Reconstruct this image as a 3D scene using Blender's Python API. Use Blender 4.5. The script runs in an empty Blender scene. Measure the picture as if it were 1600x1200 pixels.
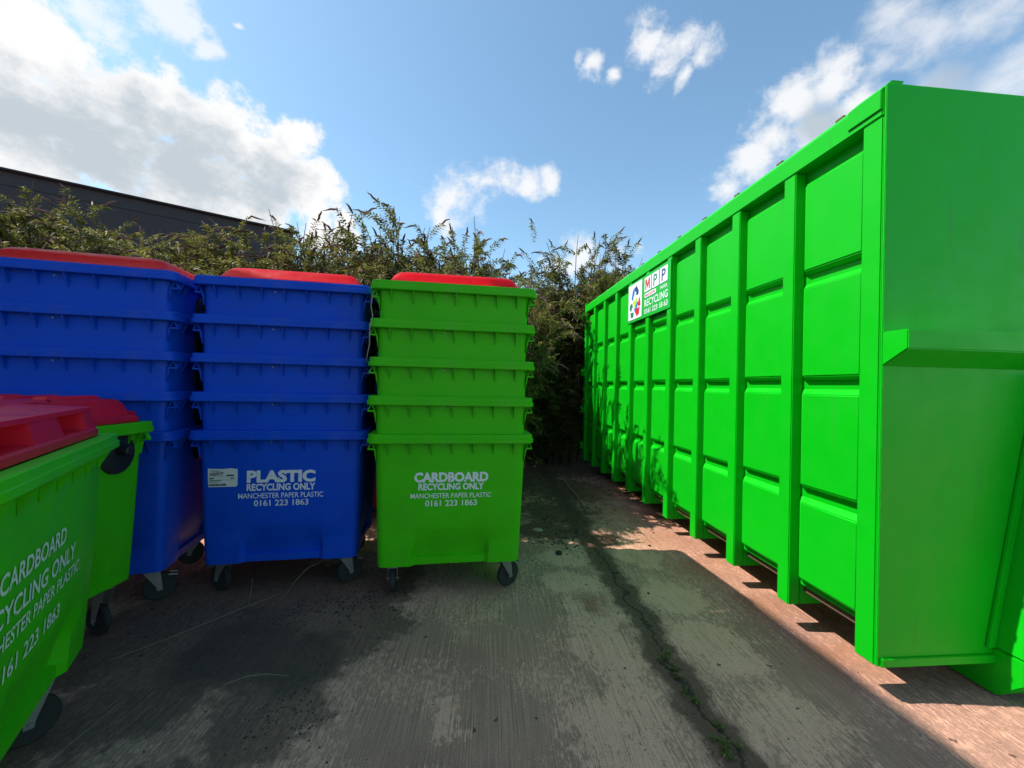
import bpy, bmesh, math, random
import numpy as np
from mathutils import Vector, Matrix, noise as mnoise

S = bpy.context.scene
COL = S.collection
R = math.radians

# ------------------------------------------------------------------ camera
FOC, CAMH = 620.0, 1.65
ROLL, PITCH = 0.022, R(0.28)
cam_d = bpy.data.cameras.new('camera')
cam = bpy.data.objects.new('camera', cam_d); COL.objects.link(cam)
cam_d.sensor_width = 36.0; cam_d.lens = 36.0 * FOC / 1600.0
cam_d.clip_start = 0.05; cam_d.clip_end = 2000
rt = Vector((math.cos(ROLL), 0, math.sin(ROLL)))
fw = Vector((0, math.cos(PITCH), math.sin(PITCH))); fw = (fw - rt * fw.dot(rt)).normalized()
upv = rt.cross(fw)
m = Matrix((rt, upv, -fw)).transposed().to_4x4(); m.translation = (0, 0, CAMH)
cam.matrix_world = m
S.camera = cam

# ------------------------------------------------------------------ exposure
S.view_settings.view_transform = 'Standard'
S.view_settings.look = 'None'
S.view_settings.exposure = 0.7
S.view_settings.gamma = 1.0
S.view_settings.use_curve_mapping = False
S.cycles.max_bounces = 8
S.cycles.transparent_max_bounces = 8

# ------------------------------------------------------------------ sun
SUN_SHIFT = (0.73, -0.02)                      # ground shift of a shadow per metre of height
to_sun = Vector((-SUN_SHIFT[0], -SUN_SHIFT[1], 1)).normalized()
sun_d = bpy.data.lights.new('sun', 'SUN'); sun = bpy.data.objects.new('sun', sun_d); COL.objects.link(sun)
sun_d.energy = 4.2; sun_d.angle = R(0.5); sun_d.color = (1.0, 0.94, 0.84)
sun.rotation_euler = to_sun.to_track_quat('Z', 'Y').to_euler()
sun.location = (-20, 3, 30)

# ------------------------------------------------------------------ node helpers
class NT:
    def __init__(s, tree): s.t = tree; s.n = tree.nodes; s.l = tree.links
    def put(s, sock, v):
        if isinstance(v, bpy.types.NodeSocket): s.l.new(v, sock)
        elif v is not None: sock.default_value = v
    def math(s, op, a, b=None, c=None, clamp=False):
        n = s.n.new('ShaderNodeMath'); n.operation = op; n.use_clamp = clamp
        s.put(n.inputs[0], a); s.put(n.inputs[1], b); s.put(n.inputs[2], c)
        return n.outputs[0]
    def vmath(s, op, a, b=None, scale=None):
        n = s.n.new('ShaderNodeVectorMath'); n.operation = op
        s.put(n.inputs[0], a); s.put(n.inputs[1], b)
        if scale is not None: s.put(n.inputs['Scale'], scale)
        return n.outputs['Value'] if op in ('DISTANCE', 'LENGTH', 'DOT_PRODUCT') else n.outputs['Vector']
    def noise(s, vec, scale, detail=4, rough=0.5, lac=2.0, col=False):
        n = s.n.new('ShaderNodeTexNoise'); s.put(n.inputs['Vector'], vec)
        n.inputs['Scale'].default_value = scale; n.inputs['Detail'].default_value = detail
        n.inputs['Roughness'].default_value = rough; n.inputs['Lacunarity'].default_value = lac
        return n.outputs['Color' if col else 'Fac']
    def step(s, v, lo, hi, a=0.0, b=1.0):
        n = s.n.new('ShaderNodeMapRange'); n.interpolation_type = 'SMOOTHSTEP'
        s.put(n.inputs[0], v); n.inputs[1].default_value = lo; n.inputs[2].default_value = hi
        n.inputs[3].default_value = a; n.inputs[4].default_value = b
        return n.outputs[0]
    def mix(s, f, a, b, mode='MIX'):
        n = s.n.new('ShaderNodeMix'); n.data_type = 'RGBA'; n.blend_type = mode
        s.put(n.inputs[0], f); s.put(n.inputs[6], a); s.put(n.inputs[7], b)
        return n.outputs[2]
    def mapping(s, vec, scale=(1, 1, 1), rot=(0, 0, 0), loc=(0, 0, 0)):
        n = s.n.new('ShaderNodeMapping'); s.put(n.inputs[0], vec)
        n.inputs['Scale'].default_value = scale; n.inputs['Rotation'].default_value = rot; n.inputs['Location'].default_value = loc
        return n.outputs[0]
    def coord(s, which='Object'):
        return s.n.new('ShaderNodeTexCoord').outputs[which]
    def bump(s, h, strength=0.3, dist=0.01):
        n = s.n.new('ShaderNodeBump'); n.inputs['Strength'].default_value = strength
        n.inputs['Distance'].default_value = dist; s.put(n.inputs['Height'], h)
        return n.outputs[0]
    def blobs(s, p, lst, k=0.12):
        """smooth union of soft spots: 1 at a spot's centre, 0 at its rim, negative outside"""
        acc = None
        for c, r in lst:
            v = s.math('MULTIPLY_ADD', s.vmath('DISTANCE', p, c), -1.0 / r, 1.0)
            if acc is None: acc = v
            else:
                acc = s.math('SMOOTH_MAX', acc, v, k)
        return acc

def c4(c): return (c[0], c[1], c[2], 1.0)

# ------------------------------------------------------------------ world: Nishita sky with clouds
W = bpy.data.worlds.new('World'); S.world = W; W.use_nodes = True
wt = NT(W.node_tree); wt.n.clear()
sky = wt.n.new('ShaderNodeTexSky'); sky.sky_type = 'NISHITA'; sky.sun_disc = False
sky.sun_elevation = math.asin(to_sun.z)
sky.sun_rotation = math.atan2(to_sun.x, to_sun.y)
sky.altitude = 0; sky.air_density = 1.0; sky.dust_density = 0.7; sky.ozone_density = 0.8
SKY_STR, CLOUD = 0.124, 0.62
dirv = wt.vmath('NORMALIZE', wt.coord('Generated'))
def sky_dir(px, py):
    # azimuth / elevation of a spot in the sky, from the survey of the photograph
    v = rt * (px - 800) + upv * (600 - py) + fw * FOC
    return tuple(v.normalized())
def sky_blob(px, py, r):
    d0 = Vector(sky_dir(px, py)); d1 = Vector(sky_dir(px + r * .7, py)); d2 = Vector(sky_dir(px, py + r * .7))
    return tuple(d0), ((d0 - d1).length + (d0 - d2).length) * .5 / .7
cl = [(0,40,120),(90,60,85),(60,160,125),(170,150,95),(250,170,90),(330,215,90),(405,250,80),(455,215,45),(470,300,65),
      (300,290,100),(180,230,90),(400,330,70),(490,345,45),(535,362,32),(70,240,60),(20,215,60)]
thin = [(190,45,60),(150,10,70),(255,15,75),(300,60,45),(330,100,35),(375,40,12),(0,0,120)]
small = [(718,308,55),(700,338,34),(752,288,36),(790,272,34),(822,284,38),(856,280,28),
         (1010,55,46),(1045,72,50),(1088,85,38),(1005,15,18),(1060,110,28),(928,95,26),(965,108,16),(905,92,16),
         (960,390,36),(900,402,42),(1010,378,26),(868,412,26)]
right = [(1240,160,60),(1310,120,58),(1205,215,58),(1165,262,46),(1128,302,34),(1280,210,70),(1350,160,60)]
soft = [(1430,60,100),(1520,50,115),(1590,120,110),(1375,95,50),(1480,130,80),(1390,20,60)]
grey = [(170,215,150),(300,255,130),(70,180,110),(410,290,90),(1290,190,60),(1500,110,80)]
warp = wt.vmath('SUBTRACT', wt.noise(dirv, 6.0, 3, .55, col=True), (.5, .5, .5))
pw = wt.vmath('ADD', dirv, wt.vmath('SCALE', warp, scale=0.10))
n1 = wt.math('SUBTRACT', wt.noise(wt.vmath('ADD', dirv, wt.vmath('SCALE', warp, scale=.05)), 17.0, 11, .68), .5)
n2 = wt.math('SUBTRACT', wt.noise(wt.mapping(dirv, scale=(1, 1, 2.2)), 7.0, 7, .6), .5)
def dens(lst, a, b, lo, hi):
    v = wt.blobs(pw, [sky_blob(*q) for q in lst])
    v = wt.math('ADD', v, wt.math('MULTIPLY', n1, a)); v = wt.math('ADD', v, wt.math('MULTIPLY', n2, b))
    return wt.step(v, lo, hi)
dA = dens(cl, 1.7, .9, .02, .45)
dT = wt.math('MULTIPLY', dens(thin, 2.4, 1.4, .1, .9), .75)
dS = wt.math('MULTIPLY', dens(small, 2.4, 1.4, .0, 1.0), .9)
dR = wt.math('MULTIPLY', dens(right, 1.8, 1.2, .0, .8), .9)
dF = wt.math('MULTIPLY', dens(soft, 1.4, 2.0, .0, 1.2), .72)
cov = wt.math('MAXIMUM', wt.math('MAXIMUM', dA, dT), wt.math('MAXIMUM', wt.math('MAXIMUM', dS, dR), dF))
gm = wt.blobs(pw, [sky_blob(*q) for q in grey])
gm = wt.step(wt.math('ADD', wt.math('ADD', gm, wt.math('MULTIPLY', n1, 1.2)), wt.math('MULTIPLY', n2, 1.6)), .05, .85)
ccol = wt.mix(gm, (1.0, 1.0, 1.0, 1), (.56, .63, .69, 1))
bs = wt.n.new('ShaderNodeBackground')
hs = wt.n.new('ShaderNodeHueSaturation'); wt.l.new(sky.outputs[0], hs.inputs['Color']); hs.inputs['Saturation'].default_value = 1.0
wt.l.new(wt.mix(1.0, hs.outputs[0], (.99, 1.18, 1.13, 1), 'MULTIPLY'), bs.inputs[0]); bs.inputs[1].default_value = SKY_STR
bc = wt.n.new('ShaderNodeBackground'); wt.l.new(ccol, bc.inputs[0]); bc.inputs[1].default_value = CLOUD
mx = wt.n.new('ShaderNodeMixShader'); wt.l.new(cov, mx.inputs[0]); wt.l.new(bs.outputs[0], mx.inputs[1]); wt.l.new(bc.outputs[0], mx.inputs[2])
wo = wt.n.new('ShaderNodeOutputWorld'); wt.l.new(mx.outputs[0], wo.inputs[0])

# ------------------------------------------------------------------ materials
def new_mat(name):
    mt = bpy.data.materials.new(name); mt.use_nodes = True
    t = NT(mt.node_tree); b = t.n['Principled BSDF']
    return mt, t, b

def plastic(name, col, rough=.42, dirt=.25, trans=0.0, spec=.28):
    mt, t, b = new_mat(name)
    p = t.coord('Object')
    v = t.noise(p, 3.0, 5, .6)
    dk = c4([x * .78 for x in col]); lt = c4([min(1, x * 1.12 + .004) for x in col])
    base = t.mix(v, dk, lt)
    # dust film and scuffs that sit on the plastic
    dm = t.math('MULTIPLY', t.step(t.noise(p, 7.0, 8, .7), .52, .78), dirt)
    base = t.mix(dm, base, (.20, .19, .16, 1))
    sc = t.step(t.noise(t.mapping(p, scale=(2, 2, 30), rot=(.4, .2, .3)), 6.0, 3, .5), .70, .74)
    base = t.mix(t.math('MULTIPLY', sc, dirt * .8), base, (.35, .36, .33, 1))
    t.put(b.inputs['Base Color'], base)
    t.put(b.inputs['Roughness'], t.step(t.noise(p, 12, 4), .2, .8, rough - .06, rough + .14))
    t.put(b.inputs['Normal'], t.bump(t.noise(p, 2.2, 2), .12, .05))
    b.inputs['Specular IOR Level'].default_value = spec
    if trans:
        tr = t.n.new('ShaderNodeBsdfTranslucent'); tr.inputs[0].default_value = c4([min(1, x * 1.2) for x in col])
        ms = t.n.new('ShaderNodeMixShader'); ms.inputs[0].default_value = trans
        t.l.new(b.outputs[0], ms.inputs[1]); t.l.new(tr.outputs[0], ms.inputs[2])
        t.l.new(ms.outputs[0], t.n['Material Output'].inputs[0])
    return mt

def paint(name, col, rough=.38):
    mt, t, b = new_mat(name)
    p = t.coord('Object')
    v = t.noise(p, 1.2, 5, .6)
    base = t.mix(v, c4([x * .86 for x in col]), c4([x * 1.08 for x in col]))
    st = t.step(t.noise(t.mapping(p, scale=(3.5, 3.5, .35)), 4.0, 6, .65), .56, .8)      # rain streaks
    base = t.mix(t.math('MULTIPLY', st, .24), base, (.05, .13, .04, 1))
    fl = t.step(t.noise(p, 26.0, 6, .7), .695, .72)                                     # chips
    base = t.mix(t.math('MULTIPLY', fl, .5), base, (.10, .075, .05, 1))
    t.put(b.inputs['Base Color'], base)
    t.put(b.inputs['Roughness'], t.step(t.noise(p, 6, 5), .2, .8, rough - .05, rough + .15))
    h = t.math('ADD', t.noise(p, 1.6, 3), t.math('MULTIPLY', t.noise(p, 60, 3), .03))
    t.put(b.inputs['Normal'], t.bump(h, .22, .03))
    b.inputs['Specular IOR Level'].default_value = .25
    return mt

def simple(name, col, rough=.6, metal=0.0, var=.25, scale=20):
    mt, t, b = new_mat(name)
    p = t.coord('Object'); v = t.noise(p, scale, 5, .65)
    t.put(b.inputs['Base Color'], t.mix(v, c4([x * (1 - var) for x in col]), c4([min(1, x * (1 + var)) for x in col])))
    b.inputs['Roughness'].default_value = rough; b.inputs['Metallic'].default_value = metal
    t.put(b.inputs['Normal'], t.bump(v, .15, .004))
    return mt

M_GBIN = plastic('green_plastic', (.045, .48, .002), .46, .12, 0, .16)
M_BBIN = plastic('blue_plastic', (.001, .070, .58), .46, .10, 0, .16)
M_RED = plastic('red_plastic', (.78, .001, .010), .3, 0, .5, .25)
M_REDG = plastic('red_plastic_sheen', (.86, .015, .05), .32, .05, .3, .6)  # glossier than the stack lids; brightness of sky sheen also put into the base
M_GREEN = paint('green_paint', (.002, .47, .008))
M_RUBBER = simple('black_rubber', (.018, .018, .019), .75)
M_BLACK = simple('black_plastic', (.012, .013, .015), .5)
M_ZINC = simple('galvanised_steel', (.26, .26, .26), .5, .6)
def worn_print():
    mt, t, b = new_mat('white_print'); p = t.coord('Object')
    b.inputs['Base Color'].default_value = (.74, .79, .79, 1); b.inputs['Roughness'].default_value = .6
    tp = t.n.new('ShaderNodeBsdfTransparent'); ms = t.n.new('ShaderNodeMixShader')
    w = t.math('MULTIPLY', t.step(t.noise(p, 30, 7, .75), .56, .66), .75)
    w = t.math('MAXIMUM', w, .10)
    t.l.new(w, ms.inputs[0]); t.l.new(b.outputs[0], ms.inputs[1]); t.l.new(tp.outputs[0], ms.inputs[2])
    t.l.new(ms.outputs[0], t.n['Material Output'].inputs[0])
    return mt
M_WHITE = worn_print()
M_PAPER = simple('paper_label', (.62, .64, .62), .7, 0, .15, 30)
M_INK = simple('black_ink', (.02, .02, .02), .7)
M_SIGN = simple('sign_white', (.78, .84, .92), .4, 0, .06)
M_SIGNG = simple('sign_green', (.004, .42, .03), .4, 0, .1)
M_SRED = simple('sign_red', (.62, .02, .03), .4)
M_SNAVY = simple('sign_navy', (.02, .04, .20), .4)
M_SBLUE = simple('sign_blue', (.01, .16, .52), .4)
M_SDGRN = simple('sign_dark_green', (.01, .20, .09), .4)
M_SYEL = simple('sign_lime', (.45, .75, .02), .4)
M_RUSTB = simple('rusty_steel', (.13, .075, .045), .8, .1, .5, 14)
M_CLAD = simple('dark_cladding', (.016, .019, .026), .6, 0, .15, 2)
M_SHADEBLK = simple('pale_shade_block', (.72, .71, .69), .6, 0, .1, 2)  # pale so the added shade block bounces light onto the near lids
M_TWIG = simple('dry_stem', (.20, .165, .11), .85)
M_BARK = simple('shrub_bark', (.10, .075, .05), .9, 0, .4)
M_CABLE = simple('grey_cable', (.25, .23, .20), .6)

def leaf_mat(name, dark, light, trans):
    mt, t, b = new_mat(name)
    at = t.n.new('ShaderNodeAttribute'); at.attribute_name = 'tint'
    base = t.mix(at.outputs['Fac'], c4(dark), c4(light))
    t.put(b.inputs['Base Color'], base); b.inputs['Roughness'].default_value = .5
    b.inputs['Specular IOR Level'].default_value = .12
    tr = t.n.new('ShaderNodeBsdfTranslucent'); t.put(tr.inputs[0], t.mix(.5, base, c4(trans)))
    ms = t.n.new('ShaderNodeMixShader'); ms.inputs[0].default_value = .32
    t.l.new(b.outputs[0], ms.inputs[1]); t.l.new(tr.outputs[0], ms.inputs[2])
    t.l.new(ms.outputs[0], t.n['Material Output'].inputs[0])
    return mt
M_LEAF = leaf_mat('shrub_leaf', (.038, .048, .015), (.235, .235, .065), (.24, .25, .05))
M_LEAFY = leaf_mat('shrub_leaf_yellow', (.052, .060, .015), (.30, .275, .075), (.28, .27, .05))
M_SPIKE = leaf_mat('faded_flower', (.075, .040, .026), (.30, .19, .155), (.16, .09, .06))
M_WEED = leaf_mat('weed_leaf', (.07, .085, .025), (.17, .19, .06), (.16, .2, .05))

# ------------------------------------------------------------------ mesh helpers
def tag(o, label=None, cat=None, group=None, kind=None):
    if label: o['label'] = label
    if cat: o['category'] = cat
    if group: o['group'] = group
    if kind: o['kind'] = kind
    return o

def link(name, me, mat=None, parent=None, smooth=None):
    if mat and not me.materials: me.materials.append(mat)
    if smooth is not None:
        for p in me.polygons: p.use_smooth = True
        me.set_sharp_from_angle(angle=R(smooth))
    o = bpy.data.objects.new(name, me); COL.objects.link(o)
    if parent: o.parent = parent
    return o

def empty(name, loc=(0, 0, 0), rz=0.0):
    o = bpy.data.objects.new(name, None); COL.objects.link(o)
    o.empty_display_size = .1; o.location = loc; o.rotation_euler = (0, 0, rz)
    return o

class MB:
    def __init__(s): s.v = []; s.f = []
    def add(s, vs, fs):
        k = len(s.v); s.v += [tuple(q) for q in vs]; s.f += [tuple(i + k for i in q) for q in fs]; return s
    def box(s, x0, x1, y0, y1, z0, z1):
        vs = [(x0,y0,z0),(x1,y0,z0),(x1,y1,z0),(x0,y1,z0),(x0,y0,z1),(x1,y0,z1),(x1,y1,z1),(x0,y1,z1)]
        return s.add(vs, [(0,3,2,1),(4,5,6,7),(0,1,5,4),(1,2,6,5),(2,3,7,6),(3,0,4,7)])
    def hexa(s, a, b):
        """two quads (lists of four points) joined into a solid"""
        return s.add(list(a) + list(b), [(3,2,1,0),(4,5,6,7),(0,1,5,4),(1,2,6,5),(2,3,7,6),(3,0,4,7)])
    def prism(s, pts, axis, lo, hi):
        """polygon in the other two axes, extruded along axis"""
        n = len(pts)
        def P(q, h):
            if axis == 0: return (h, q[0], q[1])
            if axis == 1: return (q[0], h, q[1])
            return (q[0], q[1], h)
        vs = [P(q, lo) for q in pts] + [P(q, hi) for q in pts]
        fs = [tuple(range(n))[::-1], tuple(range(n, 2 * n))] + [(i, (i + 1) % n, n + (i + 1) % n, n + i) for i in range(n)]
        return s.add(vs, fs)
    def tube(s, pts, rad, n=8, cap=True):
        pts = [Vector(p) for p in pts]; rs = rad if isinstance(rad, (list, tuple)) else [rad] * len(pts)
        rings = []
        for i, p in enumerate(pts):
            d = (pts[min(i + 1, len(pts) - 1)] - pts[max(i - 1, 0)]).normalized()
            a = d.orthogonal().normalized() if i == 0 else (a - d * a.dot(d)).normalized()
            b = d.cross(a)
            rings.append([p + (a * math.cos(2 * math.pi * k / n) + b * math.sin(2 * math.pi * k / n)) * rs[i] for k in range(n)])
        vs = [q for r_ in rings for q in r_]
        fs = [(i * n + k, i * n + (k + 1) % n, (i + 1) * n + (k + 1) % n, (i + 1) * n + k) for i in range(len(pts) - 1) for k in range(n)]
        if cap: fs += [tuple(range(n))[::-1], tuple(range((len(pts) - 1) * n, len(pts) * n))]
        return s.add(vs, fs)
    def lathe(s, prof, axis, c=(0, 0, 0), n=24):
        """profile of (radius, height) turned round an axis through c"""
        ax = Vector(axis).normalized(); a = ax.orthogonal().normalized(); b = ax.cross(a); c = Vector(c)
        vs = [c + ax * h + (a * math.cos(2 * math.pi * k / n) + b * math.sin(2 * math.pi * k / n)) * r_ for r_, h in prof for k in range(n)]
        m_ = len(prof)
        fs = [(i * n + k, i * n + (k + 1) % n, (i + 1) * n + (k + 1) % n, (i + 1) * n + k) for i in range(m_ - 1) for k in range(n)]
        fs += [tuple(range(n))[::-1], tuple(range((m_ - 1) * n, m_ * n))]
        return s.add(vs, fs)
    def mesh(s, name, bevel=0.0, seg=2):
        me = bpy.data.meshes.new(name); me.from_pydata(s.v, [], s.f)
        bm = bmesh.new(); bm.from_mesh(me)
        bmesh.ops.recalc_face_normals(bm, faces=bm.faces)
        if bevel > 0:
            bmesh.ops.bevel(bm, geom=[e for e in bm.edges if e.calc_face_angle(0) > R(25)], offset=bevel, segments=seg, affect='EDGES', clamp_overlap=True)
        bm.to_mesh(me); bm.free(); me.update()
        return me

FONT = None
def text_verts(body, width, bold=0.0, height=None):
    """flat lettering centred on the origin, baseline y=0, scaled to a width"""
    cu = bpy.data.curves.new('lettering', 'FONT'); cu.body = body; cu.size = 1; cu.offset = bold; cu.resolution_u = 3
    o = bpy.data.objects.new('lettering', cu); COL.objects.link(o)
    dg = bpy.context.evaluated_depsgraph_get(); me = bpy.data.meshes.new_from_object(o.evaluated_get(dg))
    bpy.data.objects.remove(o); bpy.data.curves.remove(cu)
    vs = np.array([v.co[:] for v in me.vertices]); fs = [tuple(p.vertices) for p in me.polygons]
    bpy.data.meshes.remove(me)
    x0, x1 = vs[:, 0].min(), vs[:, 0].max(); k = width / (x1 - x0)
    vs[:, 0] = (vs[:, 0] - (x0 + x1) / 2) * k
    h = vs[:, 1].max()
    vs[:, 1] *= (k if height is None else height / h)
    return vs, fs

# ------------------------------------------------------------------ ground
def add_ground():
    mt, t, b = new_mat('concrete')
    p = t.coord('Object')
    wv = t.vmath('SCALE', t.vmath('SUBTRACT', t.noise(p, 1.7, 5, .6, col=True), (.5, .5, .5)), scale=.55)
    wf = t.vmath('SCALE', t.vmath('SUBTRACT', t.noise(p, 9.0, 5, .65, col=True), (.5, .5, .5)), scale=.14)
    pw_ = t.vmath('ADD', t.vmath('ADD', p, wv), wf)
    flat = lambda l: [((x, y, 0), r_) for x, y, r_ in l]
    along = t.mapping(p, rot=(0, 0, R(-3)))
    # brushed finish: fine ridges along the slab, worn through to pale concrete in ragged patches
    lines = t.noise(t.mapping(along, scale=(150, 2.2, 1)), 1.0, 4, .6)
    mott = t.noise(t.mapping(along, scale=(1.5, .62, 1)), 36.0, 9, .76)
    mott2 = t.noise(t.mapping(along, scale=(1.6, .7, 1)), 7.0, 8, .7)
    speck = t.noise(p, 120.0, 4, .7)
    big = t.noise(p, 1.3, 6, .6)
    C = lambda v, k: t.math('MULTIPLY', t.math('SUBTRACT', v, .5), k)
    pale = t.step(t.math('ADD', t.blobs(pw_, flat([(.55,3.3,.26),(.62,2.9,.25),(.62,2.5,.26),(.68,2.1,.26),(.70,1.6,.28),(.5,3.8,.2),(.55,1.9,.3),(1.35,3.2,.28),(1.4,2.6,.3),(1.45,2.0,.35),(1.3,3.9,.25),(-.35,1.6,.16),(-.3,2.0,.12)])), C(mott2, 1.0)), -.05, .35)
    grime = t.step(t.math('ADD', t.blobs(pw_, flat([(-.05,2.5,.30),(-.05,1.9,.32),(.0,1.4,.35),(.15,2.9,.22),(-.6,2.6,.2),(-.55,1.9,.22),(.28,1.6,.25),(1.75,2.3,.3),(1.7,1.7,.35),(-.3,3.4,.3)])), C(mott2, 1.2)), -.1, .5)
    bias = t.math('ADD', t.math('ADD', C(big, .30), C(lines, .34)), t.math('SUBTRACT', t.math('MULTIPLY', pale, .13), t.math('MULTIPLY', grime, .11)))
    bias = t.math('ADD', bias, C(mott2, .25))
    worn = t.step(t.math('ADD', mott, bias), .45, .59)
    film = t.mix(t.step(big, .3, .7), (.270, .192, .152, 1), (.370, .268, .210, 1))
    base = t.mix(worn, film, (.57, .405, .31, 1))
    base = t.mix(t.math('MULTIPLY', t.step(lines, .53, .62), .38), base, (.52, .40, .31, 1))
    base = t.mix(t.math('MULTIPLY', t.step(lines, .46, .38), .35), base, (.105, .075, .058, 1))
    base = t.mix(t.math('MULTIPLY', t.step(speck, .56, .64), .6), base, (.075, .055, .045, 1))
    base = t.mix(t.math('MULTIPLY', t.step(t.noise(p, 16.0, 3, .5), .70, .72), .8), base, (.045, .033, .028, 1))
    # wet, oily patch in front of the blue stack
    wet = t.step(t.math('ADD', t.blobs(pw_, flat([(-1.75,2.55,.62),(-1.30,2.45,.52),(-1.05,2.75,.42),(-1.15,2.05,.36),(-2.3,2.6,.55),(-1.6,3.1,.5),(-2.2,3.3,.6),(-1.0,3.3,.36),(-1.9,2.0,.4),(-2.6,1.6,.7),(-1.3,1.5,.35)])), t.math('MULTIPLY', t.math('SUBTRACT', t.noise(p, 14, 6, .7), .5), .9)), .02, .28)
    base = t.mix(t.math('MULTIPLY', wet, .66), base, (.044, .034, .028, 1))
    core = t.step(t.blobs(pw_, flat([(-1.65,2.45,.42),(-1.2,2.35,.34)])), .0, .4)
    base = t.mix(t.math('MULTIPLY', core, .6), base, (.046, .042, .034, 1))
    # dirt-filled joint
    sep = t.n.new('ShaderNodeSeparateXYZ'); t.l.new(t.vmath('ADD', p, t.vmath('SCALE', t.vmath('SUBTRACT', t.noise(p, 3.0, 5, .65, col=True), (.5, .5, .5)), scale=.34)), sep.inputs[0])
    jx = t.math('ADD', sep.outputs[0], t.math('MULTIPLY', sep.outputs[1], .060))
    jd = t.math('ABSOLUTE', t.math('SUBTRACT', jx, 1.135))
    jt = t.step(t.math('ADD', jd, C(mott, -.22)), .135, .075)
    base = t.mix(t.math('MULTIPLY', jt, .86), base, (.075, .050, .037, 1))
    crack = t.step(jd, .018, .006)
    base = t.mix(t.math('MULTIPLY', crack, .8), base, (.022, .019, .017, 1))
    # brown dirt towards the hedge
    dirt = t.step(t.math('ADD', t.blobs(pw_, flat([(.62,5.2,.75),(.45,4.55,.5),(.9,6.4,1.0),(.5,8.2,1.6),(1.5,8.4,1.5),(-.6,7,2.2),(-3,6,2.2),(-5,6.5,2.5),(.95,4.3,.3),(-8,7,3)])), t.math('MULTIPLY', t.math('SUBTRACT', t.noise(p, 6, 7, .72), .5), 2.0)), .0, .5)
    base = t.mix(t.math('MULTIPLY', dirt, .88), base, (.075, .048, .034, 1))
    # rust run-off beside the steel container
    rust = t.step(t.math('ADD', t.blobs(pw_, flat([(1.7,5.2,.62),(1.75,4.4,.52),(1.85,3.7,.48),(1.95,3.1,.38),(1.6,6.2,.6),(2.2,2.5,.3),(2.4,4,.6)])), t.math('MULTIPLY', t.math('SUBTRACT', t.noise(p, 5, 6, .7), .5), 1.2)), .0, .8)
    rsp = t.step(t.math('ADD', t.blobs(pw_, [((.66, 3.02, 0), .17)]), C(mott, 2.6)), .1, .7)
    base = t.mix(t.math('MULTIPLY', rsp, .6), base, (.13, .055, .032, 1))
    base = t.mix(t.math('MULTIPLY', rust, .50), base, (.27, .155, .078, 1))
    # skid scratches
    scr = t.step(t.noise(t.mapping(p, rot=(0, 0, R(-7)), scale=(34, .25, 1)), 1.0, 2, .4), .735, .75)
    base = t.mix(t.math('MULTIPLY', scr, .45), base, (.42, .41, .38, 1))
    base = t.mix(1.0, base, (1.22, .915, .85, 1), 'MULTIPLY')      # warm tint over the whole slab, offsetting green and blue ambient light
    t.put(b.inputs['Base Color'], base)
    rg = t.math('SUBTRACT', .88, t.math('MULTIPLY', wet, .30))
    t.put(b.inputs['Roughness'], rg)
    b.inputs['Specular IOR Level'].default_value = .35
    h = t.math('ADD', t.math('MULTIPLY', lines, .5), t.math('ADD', t.math('ADD', t.math('MULTIPLY', speck, .5), t.math('MULTIPLY', worn, .35)), t.math('MULTIPLY', jt, -1.0)))
    t.put(b.inputs['Normal'], t.bump(h, .55, .012))
    mb = MB(); mb.add([(-600,-600,0),(600,-600,0),(600,600,0),(-600,600,0)], [(0,1,2,3)])
    o = link('concrete_yard', mb.mesh('concrete_yard'), mt); tag(o, kind='structure')
add_ground()

# ------------------------------------------------------------------ warehouse, and an unseen shade block added on the left
def warehouse(name, label, a, b_, depth, h, mat, roofmat):
    """long wall from a to b_, box going back by depth"""
    a = Vector((a[0], a[1])); b_ = Vector((b_[0], b_[1])); d = (b_ - a); L = d.length; d.normalize()
    root = empty(name, (a.x, a.y, 0), math.atan2(d.y, d.x)); tag(root, label, 'building')
    mb = MB(); mb.box(0, L, 0, depth, 0, h - .5)
    link('wall', mb.mesh('wall'), mat, root)
    mb = MB()
    for i in range(int(L / 1.8)):
        mb.box(i * 1.8 + .2, i * 1.8 + .24, -.015, .002, .3, h - .62)
    link('cladding_rib', mb.mesh('cladding_rib'), mat, root)
    mb = MB(); mb.box(-.02, L + .02, -.02, depth + .02, h - .497, h - .05)
    link('parapet', mb.mesh('parapet', .03), roofmat, root)
    mb = MB(); mb.box(-.2, L + .2, -.2, .1, h - .047, h)
    link('gutter', mb.mesh('gutter', .01), roofmat, root)
    return root
M_GUT = simple('grey_trim', (.06, .065, .07), .5)
warehouse('warehouse', 'dark flat-fronted warehouse with a sloping roof line rising behind the hedge', (-24.0, 6.4), (-9.45, 16.83), 12, 8.0, M_CLAD, M_CLAD)
warehouse('warehouse', 'tall pale block added out of view left of the bins to shade the yard', (-5.0, 3.17), (-3.3, -9.0), -9, 9.4, M_SHADEBLK, M_GUT)  # unseen block added only to shade the foreground, not a known building

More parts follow.
